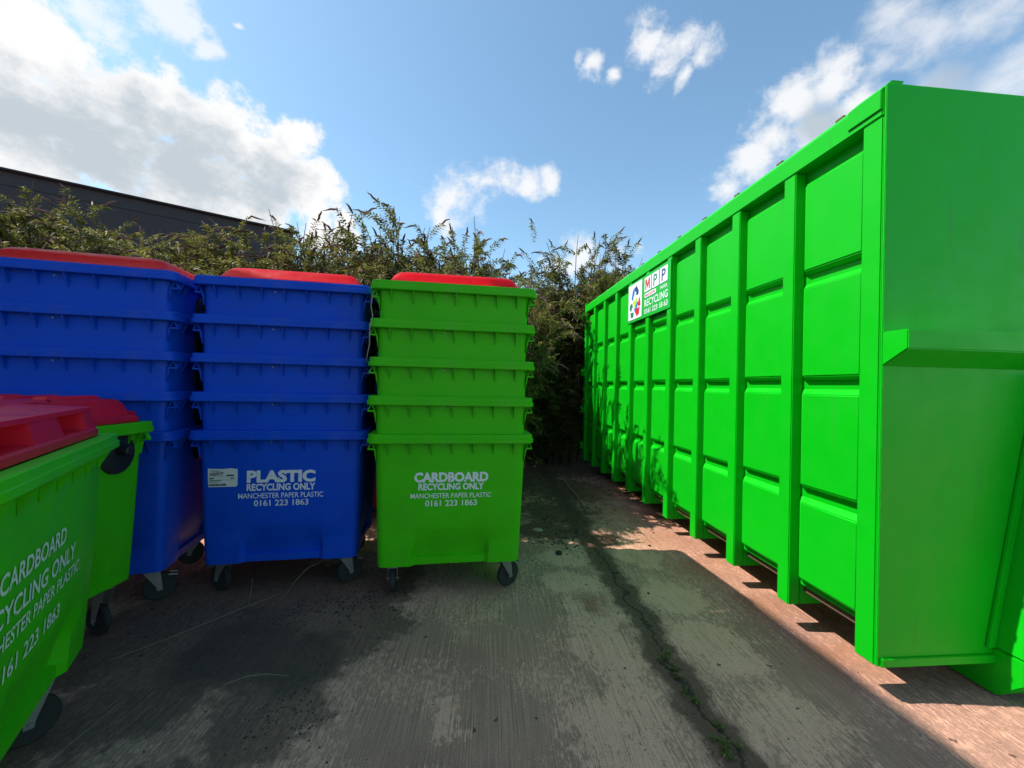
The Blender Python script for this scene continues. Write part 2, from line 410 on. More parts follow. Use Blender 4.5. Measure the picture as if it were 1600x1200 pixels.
# ------------------------------------------------------------------ hook-lift container
CO = Vector((1.99, 2.155, 0)); CA = R(5.0)
U = Vector((-math.sin(CA), math.cos(CA), 0))
SP = .586; NB = 10; LEN = .114 + NB * SP; CW = 2.5; PB = .18; RB, RT = 3.17, 3.36; BASE = .085
def build_container():
    # local frame: x = across (away from the camera), y = along, z = up
    root = empty('roll_off_container', CO, CA)
    tag(root, 'huge bright green steel hook lift waste container with ribbed side', 'skip container')
    G = M_GREEN
    # ribbed side: pads pressed out of the plate
    mb = MB(); mb.box(BASE, BASE + .03, .01, LEN - .01, .33, RB + .01)
    me = mb.mesh('side_plate'); side = link('side_panel', me, G, root)
    zc = [.36, .965, 1.70, 2.42, 3.10]
    pm = MB()
    for i in range(NB):
        y0 = .114 + i * SP if i == 0 else .114 + i * SP + .002
        y1 = .114 + (i + 1) * SP - .104
        sag = .004 * math.sin(i * 2.1)
        for k in range(4):
            z0, z1 = zc[k] + (.028 if k else .0) + sag, zc[k + 1] - (.022 if k < 3 else 0) + sag
            pd, bv = .046, .042
            a = [(BASE - .001, y0 + .004, z0), (BASE - .001, y1 - .004, z0), (BASE - .001, y1 - .004, z1), (BASE - .001, y0 + .004, z1)]
            bb = [(BASE - pd, y0 + .03, z0 + .03), (BASE - pd, y1 - bv, z0 + .03), (BASE - pd, y1 - bv, z1 - bv), (BASE - pd, y0 + .03, z1 - bv)]
            pm.hexa(a, bb)
    link('pressed_panel', pm.mesh('pressed_panel', .007, 2), G, root, 40)
    # far side, plain posts kept inside its one sheet
    mb = MB(); mb.box(CW - BASE - .03, CW - BASE, .01, LEN - .01, .33, RB + .01)
    link('far_side_panel', mb.mesh('far_side_panel'), G, root)
    pme = None
    for i in range(NB + 1):
        y0 = 0 if i == 0 else .01 + i * SP
        y1 = .114 if i == 0 else .114 + i * SP
        if i == NB: y1 = LEN
        top = RB - .002 if i not in (5,) else RB - .002
        mb = MB(); mb.box(0, BASE - .001, y0, y1, PB, top)
        # bracket that carries the post in under the floor
        mb.prism([(BASE - .001, PB), (.30, PB), (.34, .33), (BASE - .001, .33)], 1, y0 + .003, y1 - .003)
        link('side_post', mb.mesh('side_post', .006), G, root)
        mb = MB(); mb.box(CW - BASE + .001, CW, y0, y1, PB, top)
        link('side_post', mb.mesh('side_post', .006), G, root)
        if i not in (0, NB):
            mb = MB(); mb.box(BASE - .012, BASE + .004, y0 - .012, y0 - .004, .40, .44)
            link('weld_tab', mb.mesh('weld_tab'), M_ZINC, root)
    # top rails
    for sx, nm in ((0, 'top_rail'), (1, 'top_rail')):
        pts = [(-.004, RB), (.13, RB), (.13, RT - .02), (.10, RT), (.055, RT), (-.004, RT - .06)]
        if sx: pts = [(CW - x, z) for x, z in pts]
        mb = MB(); mb.prism(pts, 1, .0, LEN)
        link('top_rail', mb.mesh('top_rail', .006), G, root)
    # cap plate over the near end of the rail
    mb = MB(); mb.prism([(-.014, RB + .035), (.0, RB + .035), (.13, RT + .012), (.055, RT + .012), (-.014, RT - .05)], 1, .003, .20)
    link('rail_cap', mb.mesh('rail_cap', .003), G, root)
    for i in range(11):
        mb = MB(); mb.box(.06, .11, .3 + i * .5, .36 + i * .5, RT + .001, RT + .022)
        link('sheet_hook', mb.mesh('sheet_hook', .004), M_RUSTB, root)
    # near end plate
    mb = MB(); mb.box(.004, CW - .004, -.014, -.001, PB + .002, RT - .028)
    link('end_plate', mb.mesh('end_plate', .003), G, root)
    mb = MB(); mb.box(.03, CW - .03, .002, .10, RT - .06, RT - .004)
    link('end_top_rail', mb.mesh('end_top_rail', .006), G, root)
    # bottom fold and welds of the end plate
    mb = MB(); mb.box(.02, .80, -.026, -.0145, PB + .002, PB + .05)
    link('bottom_fold', mb.mesh('bottom_fold', .004), G, root)
    mb = MB()
    rs = random.Random(4); z = PB + .1
    while z < RT - .25:
        l = rs.uniform(.015, .05); mb.box(-.002, .006, -.019, -.0135, z, z + l); z += l + rs.uniform(.03, .22)
    link('weld_bead', mb.mesh('weld_bead', .002), G, root)
    # ledge across the end
    mb = MB(); mb.prism([(-.0145, 1.80), (-.0145, 1.985), (-.145, 1.985), (-.145, 1.885)], 0, .0, CW)
    link('end_ledge', mb.mesh('end_ledge', .005), G, root)
    # floor and rusty underside
    mb = MB(); mb.box(.12, CW - .12, .02, LEN - .02, .27, .329)
    link('floor', mb.mesh('floor'), M_RUSTB, root)
    # two runners on the ground
    for x0 in (.70, 1.60):
        mb = MB(); mb.prism([(-.03, 0.012), (-.17, .16), (-.17, .266), (LEN - .1, .266), (LEN - .1, .012)], 0, x0, x0 + .2)
        link('runner_beam', mb.mesh('runner_beam', .006), G, root)
    # hook frame: leaning legs in front of the end plate
    for s_ in (-1, 1):
        cx = 1.25
        a = [(cx + s_ * .55, -.016, .27), (cx + s_ * .55, -.25, .27), (cx + s_ * .38, -.25, .27), (cx + s_ * .38, -.016, .27)]
        bb = [(cx + s_ * .26, -.016, 1.79), (cx + s_ * .26, -.16, 1.79), (cx + s_ * .14, -.16, 1.79), (cx + s_ * .14, -.016, 1.79)]
        mb = MB(); mb.hexa(a, bb); link('hook_frame_leg', mb.mesh('hook_frame_leg', .006), G, root)
        a2 = [(cx + s_ * .60, -.030, .27), (cx + s_ * .60, -.0165, .27), (cx + s_ * .551, -.0165, .27), (cx + s_ * .551, -.030, .27)]
        b2 = [(cx + s_ * .31, -.030, 1.79), (cx + s_ * .31, -.0165, 1.79), (cx + s_ * .261, -.0165, 1.79), (cx + s_ * .261, -.030, 1.79)]
        mb = MB(); mb.hexa(a2, b2); link('frame_flange', mb.mesh('frame_flange', .002), G, root)
    mb = MB(); mb.tube([(1.05, -.22, 1.55), (1.45, -.22, 1.55)], .03, 14)
    link('hook_bar', mb.mesh('hook_bar'), M_ZINC, root, 40)
    # roof sheet
    mb = MB(); mb.box(.131, CW - .131, .101, LEN - .01, RT - .12, RT - .09)
    link('roof_sheet', mb.mesh('roof_sheet'), G, root)
    # rear door with hinges at the far end
    mb = MB(); mb.box(.02, CW - .02, LEN + .03, LEN + .11, .22, RT + .02)
    link('rear_door', mb.mesh('rear_door', .008), G, root)
    for z in (.42, 1.15, 1.9, 3.05):
        mb = MB(); mb.box(-.055, .05, LEN - .03, LEN + .10, z, z + .035); mb.box(-.055, .05, LEN - .03, LEN + .10, z + .06, z + .095)
        mb.tube([(-.03, LEN + .03, z - .03), (-.03, LEN + .03, z + .13)], .016, 10)
        link('door_hinge', mb.mesh('door_hinge', .003), G, root)
    # ---- sign
    sy1, sy0, sz0, sz1 = .012 + 6 * SP + .104, .01 + 4 * SP, 2.58, 3.135     # far edge, near edge
    SW, SH = sy1 - sy0, sz1 - sz0
    mb = MB(); mb.box(-.010, -.001, sy0, sy1, sz0, sz1)
    plate = link('sign_plate', mb.mesh('sign_plate', .002), M_SIGNG, root)
    def P(s, t, d): return (-.010 - d, sy1 - s * SW, sz1 - t * SH)
    def poly(name, lst, mat, d0=0., d1=.004):
        mb = MB()
        for pts in lst:
            n = len(pts)
            mb.add([P(a, b, d0 + .0005) for a, b in pts] + [P(a, b, d1) for a, b in pts],
                   [tuple(range(n)), tuple(range(n, 2 * n))[::-1]] + [(i, (i + 1) % n, n + (i + 1) % n, n + i) for i in range(n)])
        return link(name, mb.mesh(name), mat, plate)
    def rect(a, b, c, d): return [(a, b), (c, b), (c, d), (a, d)]
    poly('logo_panel', [rect(.025, .04, .385, .93)], M_SIGN)
    poly('letter_tile', [rect(.450, .07, .600, .40)], M_SIGN)
    poly('letter_tile', [rect(.622, .07, .772, .40)], M_SIGN)
    poly('letter_tile', [rect(.794, .07, .944, .40)], M_SIGN)
    poly('name_strip', [[(.455, .455), (.47, .44), (.70, .44), (.715, .455), (.715, .525), (.70, .54), (.47, .54), (.455, .525)]], M_SIGN)
    def sign_text(body, s, t, w, h, mat, d, bold=.02):
        bold *= .45
        vs, fs = text_verts(body, w, bold, h * SH)
        mb = MB()
        mb.add([(-.010 - d, sy1 - s * SW - x, sz1 - t * SH + y) for x, y, _ in vs], fs)
        link('lettering', mb.mesh('lettering'), mat, plate)
    mx_, my_ = lambda q: .472 + .106 * q, lambda q: .36 - .25 * q
    poly('letter', [[(mx_(a), my_(b_)) for a, b_ in ((0,0),(0,1),(.26,1),(.5,.45),(.74,1),(1,1),(1,0),(.78,0),(.78,.62),(.5,.05),(.22,.62),(.22,0))]], M_SRED, .004, .006)
    sign_text('P', .697, .36, .080 * SW, .25, M_SDGRN, .0055, .03)
    sign_text('P', .869, .36, .080 * SW, .25, M_SNAVY, .0055, .03)
    sign_text('MANCHESTER', .585, .52, .22 * SW, .06, M_SRED, .0055, .015)
    sign_text('PAPER', .87, .525, .14 * SW, .07, M_SIGN, .0015, .015)
    sign_text('RECYCLING', .70, .745, .50 * SW, .16, M_SIGN, .0015, .02)
    sign_text('0161 223 18 63', .70, .915, .50 * SW, .115, M_SIGN, .0015, .02)
    # chasing arrows round a lime heart
    def ar(pts): return [(.205 + (a - .5) * .33, .485 + (b - .5) * .80) for a, b in pts]
    poly('logo_arrow', [ar([(.22,.40),(.33,.12),(.50,.08),(.44,.34),(.40,.30),(.34,.46)])], M_SBLUE, .004, .006)
    poly('logo_arrow', [ar([(.48,.10),(.62,.03),(.80,.22),(.78,.34),(.58,.33),(.62,.26),(.52,.20)])], M_SNAVY, .004, .006)
    poly('logo_arrow', [ar([(.84,.40),(.93,.52),(.96,.70),(.80,.72),(.72,.60),(.80,.56)])], M_SRED, .004, .006)
    poly('logo_arrow', [ar([(.58,.76),(.90,.74),(.84,.96),(.62,.99),(.62,.92),(.52,.86)])], M_SRED, .004, .006)
    poly('logo_arrow', [ar([(.10,.56),(.28,.52),(.34,.66),(.24,.70),(.20,.80),(.06,.70)])], M_SDGRN, .004, .006)
    poly('logo_arrow', [ar([(.14,.82),(.42,.84),(.40,.99),(.20,.99)])], M_SDGRN, .004, .006)
    poly('logo_heart', [ar([(.40,.44),(.52,.50),(.62,.40),(.70,.46),(.60,.60),(.52,.72),(.42,.62),(.34,.54)])], M_SYEL, .004, .0065)
    poly('logo_swirl', [ar([(.40,.66),(.52,.75),(.64,.60),(.72,.52),(.76,.60),(.66,.78),(.50,.84)])], M_SBLUE, .004, .006)
build_container()

# ------------------------------------------------------------------ wheeled bins
PITCHZ = .286                              # nested bins rise this much each
ZB, ZT, ZR = .25, 1.205, 1.27              # body bottom, body top, rim top
HWT, HWB, HDT, HDB = .575, .548, .475, .435
def hw(z): return HWB + (HWT - HWB) * (z - ZB) / (ZT - ZB)
def hd(z): return HDB + (HDT - HDB) * (z - ZB) / (ZT - ZB)

def ring(w, d, r_, rec=0.0, recs=0.0):
    """rounded rectangle, with the middle of each long side pushed in by rec"""
    xs = [-.300, -.270, -.14, 0, .14, .270, .300]
    pts = []
    def side(n): return [(x, rec if abs(x) < .28 else 0) for x in xs] if n == 'x' else [(y, recs if abs(y) < .2 else 0) for y in (-.22, -.19, 0, .19, .22)]
    def arc(cx, cy, a0):
        return [(cx + r_ * math.cos(a0 + k * math.pi / 2 / 5), cy + r_ * math.sin(a0 + k * math.pi / 2 / 5)) for k in range(6)]
    pts += [(x, -d + q) for x, q in side('x')]
    pts += arc(w - r_, -d + r_, -math.pi / 2)
    pts += [(w - q, y) for y, q in side('y')]
    pts += arc(w - r_, d - r_, 0)
    pts += [(-x, d - q) for x, q in side('x')]
    pts += arc(-w + r_, d - r_, math.pi / 2)
    pts += [(-w + q, -y) for y, q in side('y')]
    pts += arc(-w + r_, -d + r_, math.pi)
    return pts

def body_mesh(name):
    secs = []
    def s(z, w, d, r_, rec=0, recs=0): secs.append([(x, y, z) for x, y in ring(w, d, r_, rec, recs)])
    for z, rec, recs in ((ZB, .026, .012), (ZB + .055, .026, .012), (ZB + .062, .056, .035), (ZB + .12, .046, .028), (ZB + .2, .022, .012), (ZB + .275, 0.004, .002), (ZB + .30, 0, 0), (.7, 0, 0), (.95, 0, 0), (ZT, 0, 0)):
        bulge = .006 * math.sin(math.pi * (z - ZB) / (ZT - ZB))
        s(z, hw(z), hd(z) + bulge, .055, rec, recs)
    ov = .058
    for o_, z, r_ in ((ov - .004, ZT - .003, .07), (ov, ZT + .002, .07), (ov, ZT + .030, .07), (ov - .008, ZT + .033, .065), (ov - .008, ZR - .004, .065), (ov - .012, ZR, .06), (-.006, ZR, .05), (-.010, ZR - .01, .05)):
        s(z, HWT + o_, HDT + o_, r_)
    for z in (ZT, .7, ZB + .28):
        s(z, hw(z) - .012, hd(z) - .012, .045)
    s(ZB + .05, hw(ZB) - .07, hd(ZB) - .07, .045)
    n = len(secs[0]); mb = MB()
    vs = [q for sc in secs for q in sc]
    fs = [(i * n + k, i * n + (k + 1) % n, (i + 1) * n + (k + 1) % n, (i + 1) * n + k) for i in range(len(secs) - 1) for k in range(n)]
    fs += [tuple(range(n))[::-1], tuple(range((len(secs) - 1) * n, len(secs) * n))]
    mb.add(vs, fs)
    # gussets under the rim
    xs = [-.477 + k * .159 for k in range(7)]
    for sg in (-1, 1):
        for x in xs:
            y0 = sg * (hd(1.15) + .002); y1 = sg * (HDT + ov - .008)
            pts = [(y0, ZT - .095), (y0, ZT + .004), (y1, ZT + .001)]
            mb.prism(pts if sg > 0 else pts[::-1], 0, x - .004, x + .004)
        for y in (-.38, -.30, .30, .38):
            x0 = sg * (hw(1.15) + .001); x1 = sg * (HWT + ov - .008)
            mb.prism([(x0, ZT - .095), (x0, ZT + .004), (x1, ZT + .001)], 1, y - .004, y + .004)
    return mb.mesh(name)

def lug_mesh(sx, sy):
    """hollow triangular lifting bracket under each rim end"""
    mb = MB()
    x0, x1 = HWT - .004, HWT + .056
    y = sy * (HDT - .03)
    def q(a, b_): return (sx * a, b_)
    pts = [q(x0, ZT - .060), q(x0, ZT - .046), q(x1 - .004, ZT - .043), q(x1, ZT - .055)]
    mb.prism(pts, 1, y - .022, y + .022)
    mb.prism([q(x1 - .010, ZT - .045), q(x1 - .002, ZT - .045), q(x1 - .026, ZT + .001), q(x1 - .034, ZT + .001)], 1, y - .022, y + .022)
    mb.prism([q(x0 + .006, ZT - .045), q(x0 + .014, ZT - .045), q(x1 - .026, ZT + .001), q(x1 - .034, ZT + .001)], 1, y - .022, y + .022)
    mb.prism([q(x0 - .006, ZT - .15), q(x0 + .012, ZT - .06), q(x0 - .002, ZT - .06)], 1, y - .02, y + .02)
    return mb.mesh('rim_lug', .003)

def trunnion_mesh(sx):
    mb = MB()
    mb.lathe([(.0, -.004), (.105, -.004), (.105, .012), (.095, .018), (.0, .018)], (sx, 0, 0), (sx * hw(1.08), 0, 1.085), 28)
    mb.lathe([(.0, .0), (.024, .0), (.024, .085), (.019, .09), (.0, .09)], (sx, 0, 0), (sx * hw(1.08), 0, 1.10), 16)
    return mb.mesh('trunnion')

def lid_mesh():
    mb = MB()
    def sec(z, w, y0, y1, r_=.05):
        cy = (y0 + y1) / 2; return [(x, y + cy, z) for x, y in ring(w, (y1 - y0) / 2, r_)]
    W0, D0 = HWT - .012, HDT - .01
    secs = [sec(ZR + .003, W0, -D0, D0), sec(ZR + .026, W0, -D0, D0), sec(ZR + .032, W0 - .010, -D0 + .010, D0 - .01),
            sec(ZR + .036, W0 - .035, -D0 + .17, D0 - .03), sec(ZR + .095, W0 - .075, -D0 + .20, D0 - .05), sec(ZR + .115, W0 - .10, -D0 + .24, D0 - .07, .06),
            sec(ZR + .122, W0 - .17, -D0 + .33, D0 - .14, .06)]
    n = len(secs[0])
    mb.add([q for s_ in secs for q in s_], [(i * n + k, i * n + (k + 1) % n, (i + 1) * n + (k + 1) % n, (i + 1) * n + k) for i in range(len(secs) - 1) for k in range(n)] + [tuple(range(n))[::-1], tuple(range((len(secs) - 1) * n, len(secs) * n))])
    # front blocks beside the hand openings, and the lip bridging them
    for a, b_ in ((-W0 + .045, -W0 + .14), (-.12, .12), (W0 - .14, W0 - .045)):
        mb.hexa([(a - .02, -D0 + .012, ZR + .030), (b_ + .02, -D0 + .012, ZR + .030), (b_ + .02, -D0 + .22, ZR + .030), (a - .02, -D0 + .22, ZR + .030)],
                [(a, -D0 + .035, ZR + .098), (b_, -D0 + .035, ZR + .098), (b_, -D0 + .25, ZR + .112), (a, -D0 + .25, ZR + .112)])
    mb.hexa([(-W0 + .05, -D0 + .028, ZR + .096), (W0 - .05, -D0 + .028, ZR + .096), (W0 - .05, -D0 + .12, ZR + .105), (-W0 + .05, -D0 + .12, ZR + .105)],
            [(-W0 + .05, -D0 + .028, ZR + .111), (W0 - .05, -D0 + .028, ZR + .111), (W0 - .06, -D0 + .25, ZR + .124), (-W0 + .06, -D0 + .25, ZR + .124)])
    for x in (-.36, -.12, .12, .36):
        mb.hexa([(x - .045, -D0 + .36, ZR + .118), (x + .045, -D0 + .36, ZR + .118), (x + .045, D0 - .16, ZR + .118), (x - .045, D0 - .16, ZR + .118)],
                [(x - .03, -D0 + .38, ZR + .134), (x + .03, -D0 + .38, ZR + .134), (x + .03, D0 - .18, ZR + .134), (x - .03, D0 - .18, ZR + .134)])
    for x in (-.40, .40):
        mb.tube([(x - .08, D0 + .035, ZR + .03), (x + .08, D0 + .035, ZR + .03)], .022, 12)
        mb.box(x - .06, x + .06, D0 - .02, D0 + .03, ZR + .012, ZR + .04)
    me = mb.mesh('lid', .004)
    return me

def stack_lid_mesh():
    """smooth domed lid of the stacks, its hinge edge turned to the back"""
    secs = []
    for z, w, d0, d1, r_ in ((.002, .520, -.415, .455, .05), (.022, .520, -.415, .455, .05), (.028, .505, -.400, .44, .05), (.060, .485, -.375, .42, .06), (.082, .462, -.340, .39, .07), (.094, .43, -.29, .34, .08), (.099, .36, -.20, .27, .08)):
        cy = (d0 + d1) / 2; secs.append([(x, y + cy, ZR + z + (.012 if z > .05 else 0) * (.5 + y)) for x, y in ring(w, (d1 - d0) / 2, r_)])
    n = len(secs[0]); mb = MB()
    mb.add([q for s_ in secs for q in s_], [(i * n + k, i * n + (k + 1) % n, (i + 1) * n + (k + 1) % n, (i + 1) * n + k) for i in range(len(secs) - 1) for k in range(n)] + [tuple(range(n))[::-1], tuple(range((len(secs) - 1) * n, len(secs) * n))])
    for x in (-.40, .40):
        mb.tube([(x - .08, HDT + .02, ZR + .02), (x + .08, HDT + .02, ZR + .02)], .02, 12)
        mb.box(x - .06, x + .06, HDT - .03, HDT + .02, ZR + .005, ZR + .03)
    return mb.mesh('lid')

def castor_meshes(lift):
    """frame: wheel axle along x, origin at the swivel on the bin floor; wheel trails towards +y"""
    top = ZB + lift; wr = .10; off = .045
    f = MB()
    f.box(-.055, .055, -.05, .05, top - .012, top + .004)
    f.lathe([(.0, 0), (.04, 0), (.04, .02), (.0, .02)], (0, 0, 1), (0, 0, top - .032), 16)
    for s_ in (-1, 1):
        f.prism([(-.045, top - .03), (.05, top - .03), (off + .022, wr - .02), (off - .012, wr - .024), (off - .018, wr + .01)] if s_ > 0 else
                [(-.045, top - .03), (.05, top - .03), (off + .022, wr - .02), (off - .012, wr - .024), (off - .018, wr + .01)], 0, s_ * .034 - .003, s_ * .034 + .003)
    f.box(-.036, .036, -.045, .05, top - .036, top - .029)
    f.tube([(-.046, off, wr), (.046, off, wr)], .009, 10)
    w = MB(); w.lathe([(.058, -.018), (.072, -.019), (.092, -.020), (.10, -.012), (.10, .012), (.092, .020), (.072, .019), (.058, .018)], (1, 0, 0), (0, off, wr), 28)
    h = MB(); h.lathe([(.0, -.022), (.02, -.022), (.024, -.012), (.060, -.012), (.060, .012), (.024, .012), (.02, .022), (.0, .022)], (1, 0, 0), (0, off, wr), 20)
    k = MB(); k.tube([(-.03, off + .05, wr + .085), (-.03, off + .10, wr + .075), (.03, off + .10, wr + .075), (.03, off + .05, wr + .085)], .006, 8)
    return f.mesh('castor', .002), w.mesh('wheel'), h.mesh('hub'), k.mesh('brake')

ME_BODY = body_mesh('body'); ME_BODYB = ME_BODY.copy()
for me in (ME_BODY, ME_BODYB):
    for p in me.polygons: p.use_smooth = True
    me.set_sharp_from_angle(angle=R(32))
ME_BODY.materials.append(M_GBIN); ME_BODYB.materials.append(M_BBIN)
ME_LUG = {}
for c_, mt in (('green', M_GBIN), ('blue', M_BBIN)):
    for sx in (-1, 1):
        for sy in (-1, 1):
            me = lug_mesh(sx, sy); me.materials.append(mt); ME_LUG[c_, sx, sy] = me
ME_TR = {sx: trunnion_mesh(sx) for sx in (-1, 1)}
ME_LID = lid_mesh(); ME_LIDS = stack_lid_mesh()
ME_CAST = {0.0: castor_meshes(0.0), .09: castor_meshes(.09)}
ME_FAST = []
for x, z in ((-.075, ZT - .022), (-.010, ZT - .012)):
    mbf = MB(); mbf.lathe([(0, 0), (.0065, 0), (.0065, .004), (0, .004)], (0, -1, 0), (x, -hd(z) - .001, z), 10)
    ME_FAST.append(mbf.mesh('rivet'))

def letters(lines, x0=0.0):
    mb = MB()
    for body, width, z, bold, hgt in lines:
        vs, fs = text_verts(body, width, bold, hgt)
        out = []
        for x, y, _ in vs:
            zz = z + y
            bulge = .006 * math.sin(math.pi * (zz - ZB) / (ZT - ZB))
            out.append((x + x0, -(hd(zz) + bulge) - .0028, zz))
        mb.add(out, fs)
    return mb.mesh('lettering')
TXT_P = letters([('PLASTIC', .485, .878, .050, .088), ('RECYCLING ONLY', .485, .812, .036, .052), ('MANCHESTER PAPER PLASTIC', .600, .752, .007, .040), ('0161 223 1863', .385, .692, .014, .046)])
TXT_C = letters([('CARDBOARD', .565, .905, .050, .072), ('RECYCLING ONLY', .500, .842, .036, .050), ('MANCHESTER PAPER PLASTIC', .615, .778, .007, .037), ('0161 223 1863', .395, .716, .014, .045)])
TXT_N = letters([('CARDBOARD', .52, .880, .018, .066), ('RECYCLING ONLY', .76, .775, .018, .066), ('MANCHESTER PAPER PLASTIC', .88, .695, .010, .050), ('0161 223 1863', .50, .585, .014, .056)], -.14)

def make_bin(colour, label, group, corner, yaw, level=0, lift=0.0, lid=False, hanging=False, castors=None, text=None, depth=1.0, which='left', width=1.0, tr_off=0.0):
    ex = Vector((math.cos(yaw), math.sin(yaw), 0)); ey = Vector((-math.sin(yaw), math.cos(yaw), 0))
    sx = {'left': 1, 'right': -1, 'rear_right': -1}[which]; sy = {'left': 1, 'right': 1, 'rear_right': -1}[which]
    c = Vector((corner[0], corner[1], 0)) + ex * sx * .633 * width + ey * sy * .533 * depth
    jit = random.Random(int(corner[0] * 1000) + level * 7)
    if level: c += Vector((jit.uniform(-.006, .006), jit.uniform(-.012, .004), 0)); yaw += R(jit.uniform(-.35, .35))
    root = empty('recycling_bin', (c.x, c.y, level * PITCHZ), yaw); root.scale = (width, depth, 1)
    tag(root, label, 'recycling bin', group)
    def add(name, me, mat=None, sm=None, par=root, z=lift):
        o = link(name, me, mat, par, sm); o.location.z = z; return o
    body = add('body', ME_BODY if colour == 'green' else ME_BODYB)
    for a in (-1, 1):
        for b_ in (-1, 1):
            o = bpy.data.objects.new('rim_lug', ME_LUG[colour, a, b_]); COL.objects.link(o); o.parent = root; o.location.z = lift
        o = add('trunnion', ME_TR[a], M_BLACK, 40); o.location.y = tr_off * a
        if tr_off: o.scale = (1, 1.45, 1.2); o.location.z = lift - .215
    for q in ME_FAST: add('rivet', q, M_ZINC)
    if lid:
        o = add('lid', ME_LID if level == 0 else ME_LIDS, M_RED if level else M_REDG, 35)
        if level: o.scale.z = 1.35; o.location.z = -.35 * ZR
        else: o.scale.z = 1.28; o.location.z = lift - .28 * ZR
    if hanging:
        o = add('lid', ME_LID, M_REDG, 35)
        o.rotation_euler = (R(-176), 0, 0); o.location = (0, HDT + .09 + HDT, lift + 1.27 * 1 + ZR - .42)
        o.location = (0, 1.02, lift + ZR + ZR - .02); o.rotation_euler = (R(-180), 0, 0)
        # folded back over the rear edge: hangs straight down behind the bin
        o.rotation_euler = (R(-92 - 170), 0, 0); o.location = (0, 0, 0)
        rm = Matrix.Translation((0, HDT + .085, lift + ZR + .02)) @ Matrix.Rotation(R(-268), 4, 'X') @ Matrix.Translation((0, -HDT - .025, -ZR - .03))
        o.matrix_local = rm
    if castors:
        fm, wm, hm, km = ME_CAST[lift]
        for (x, y), ang in zip(((-.44, -.33), (.44, -.33), (-.44, .33), (.44, .33)), castors):
            f_ = link('castor', fm, M_ZINC, root, 40); f_.location = (x, y, 0); f_.rotation_euler = (0, 0, ang)
            w_ = link('wheel', wm, M_RUBBER, f_, 40); link('hub', hm, M_BLACK, f_, 40)
            if y < 0: link('brake', km, M_ZINC, f_, 40)
    if text is not None:
        add('lettering', text, M_WHITE)
    return root

G_S = 'bins in the green nested stack'; B_S = 'bins in the middle blue nested stack'; L_S = 'bins in the left blue nested stack'
GC, GY = (-1.062, 2.895), R(9.4)
# the rim corners were read off the photograph's bottom rims
MC, MY = (-2.365, 2.875), R(10.5)
LC, LY = (-2.395, 2.80), R(15.0)
ordn = ['bottom bin', 'second bin from the ground', 'middle bin', 'fourth bin from the ground', 'top bin']
for k in range(5):
    make_bin('green', f'green recycling bin lettered CARDBOARD on castors, {ordn[k]} of the green stack' if k == 0 else
             (f'green bin under a red lid, {ordn[k]} of the green nested stack' if k == 4 else f'plain green bin, {ordn[k]} of the green nested stack'),
             G_S, GC, GY, k, 0, k == 4, k == 0, (R(4), R(-62), R(20), R(100)) if k == 0 else None, TXT_C if k == 0 else None)
for k in range(5):
    o = make_bin('blue', 'blue recycling bin lettered PLASTIC with a paper label, bottom of the middle stack' if k == 0 else
             (f'blue bin under a red lid, {ordn[k]} of the stack beside the green stack' if k == 4 else f'plain blue bin, {ordn[k]} of the stack beside the green stack'),
             B_S, MC, MY, k, 0, k == 4, k == 0, (R(60), R(-55), R(20), R(100)) if k == 0 else None, TXT_P if k == 0 else None)
    if k == 0:
        # delivery label with its printed number
        x0, x1, z0, z1 = -.505, -.305, .845, .985
        def Y(z, d=.003): return -(hd(z) + .006 * math.sin(math.pi * (z - ZB) / (ZT - ZB))) - d
        mb = MB()
        mb.add([(x0 + .004, Y(z0), z0), (x1 - .012, Y(z0), z0), (x1, Y(z0 + .012), z0 + .012), (x1, Y(z1 - .006), z1 - .006), (x1 - .05, Y(z1), z1), (x0 + .1, Y(z1 - .005), z1 - .005), (x0, Y(z1), z1), (x0, Y(z0 + .07), z0 + .07)], [tuple(range(8))])
        lab = link('paper_label', mb.mesh('paper_label'), M_PAPER, o)
        vs, fs = text_verts('A00977', .095, .02, .026)
        mb = MB(); mb.add([(x + x0 + .058, Y(z0 + .085 + y, .0045), z0 + .085 + y) for x, y, _ in vs], fs)
        for a, b_, zz, hh in ((.125, .175, .082, .010), (.01, .04, .060, .008), (.15, .18, .062, .006), (.01, .09, .046, .004), (.01, .07, .036, .003), (.02, .08, .118, .004), (.01, .18, .076, .0012), (.01, .18, .053, .0012)):
            mb.add([(x0 + a, Y(z0 + zz, .0045), z0 + zz), (x0 + b_, Y(z0 + zz, .0045), z0 + zz), (x0 + b_, Y(z0 + zz + hh, .0045), z0 + zz + hh), (x0 + a, Y(z0 + zz + hh, .0045), z0 + zz + hh)], [(0, 1, 2, 3)])
        rs = random.Random(3); x = x0 + .008
        while x < x0 + .125:
            w_ = rs.uniform(.0015, .004); mb.add([(x, Y(z0 + .008, .0045), z0 + .008), (x + w_, Y(z0 + .008, .0045), z0 + .008), (x + w_, Y(z0 + .024, .0045), z0 + .024), (x, Y(z0 + .024, .0045), z0 + .024)], [(0, 1, 2, 3)]); x += w_ + rs.uniform(.001, .003)
        link('printed_text', mb.mesh('printed_text'), M_INK, lab)
for k in range(5):
    make_bin('blue', (f'blue bin under a red lid, {ordn[k]} of the stack at the left edge' if k == 4 else f'plain blue bin, {ordn[k]} of the stack at the left edge'),
             L_S, LC, LY, k, 0, k == 4, k == 0, (R(30), R(-70), R(20), R(100)) if k == 0 else None, None, which='right')
NEAR = 'upright green bins in front of the left blue stack'
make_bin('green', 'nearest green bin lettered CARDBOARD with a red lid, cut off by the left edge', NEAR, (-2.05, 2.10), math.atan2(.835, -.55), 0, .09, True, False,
         (R(10), R(25), R(80), R(40)), TXT_N, which='right')
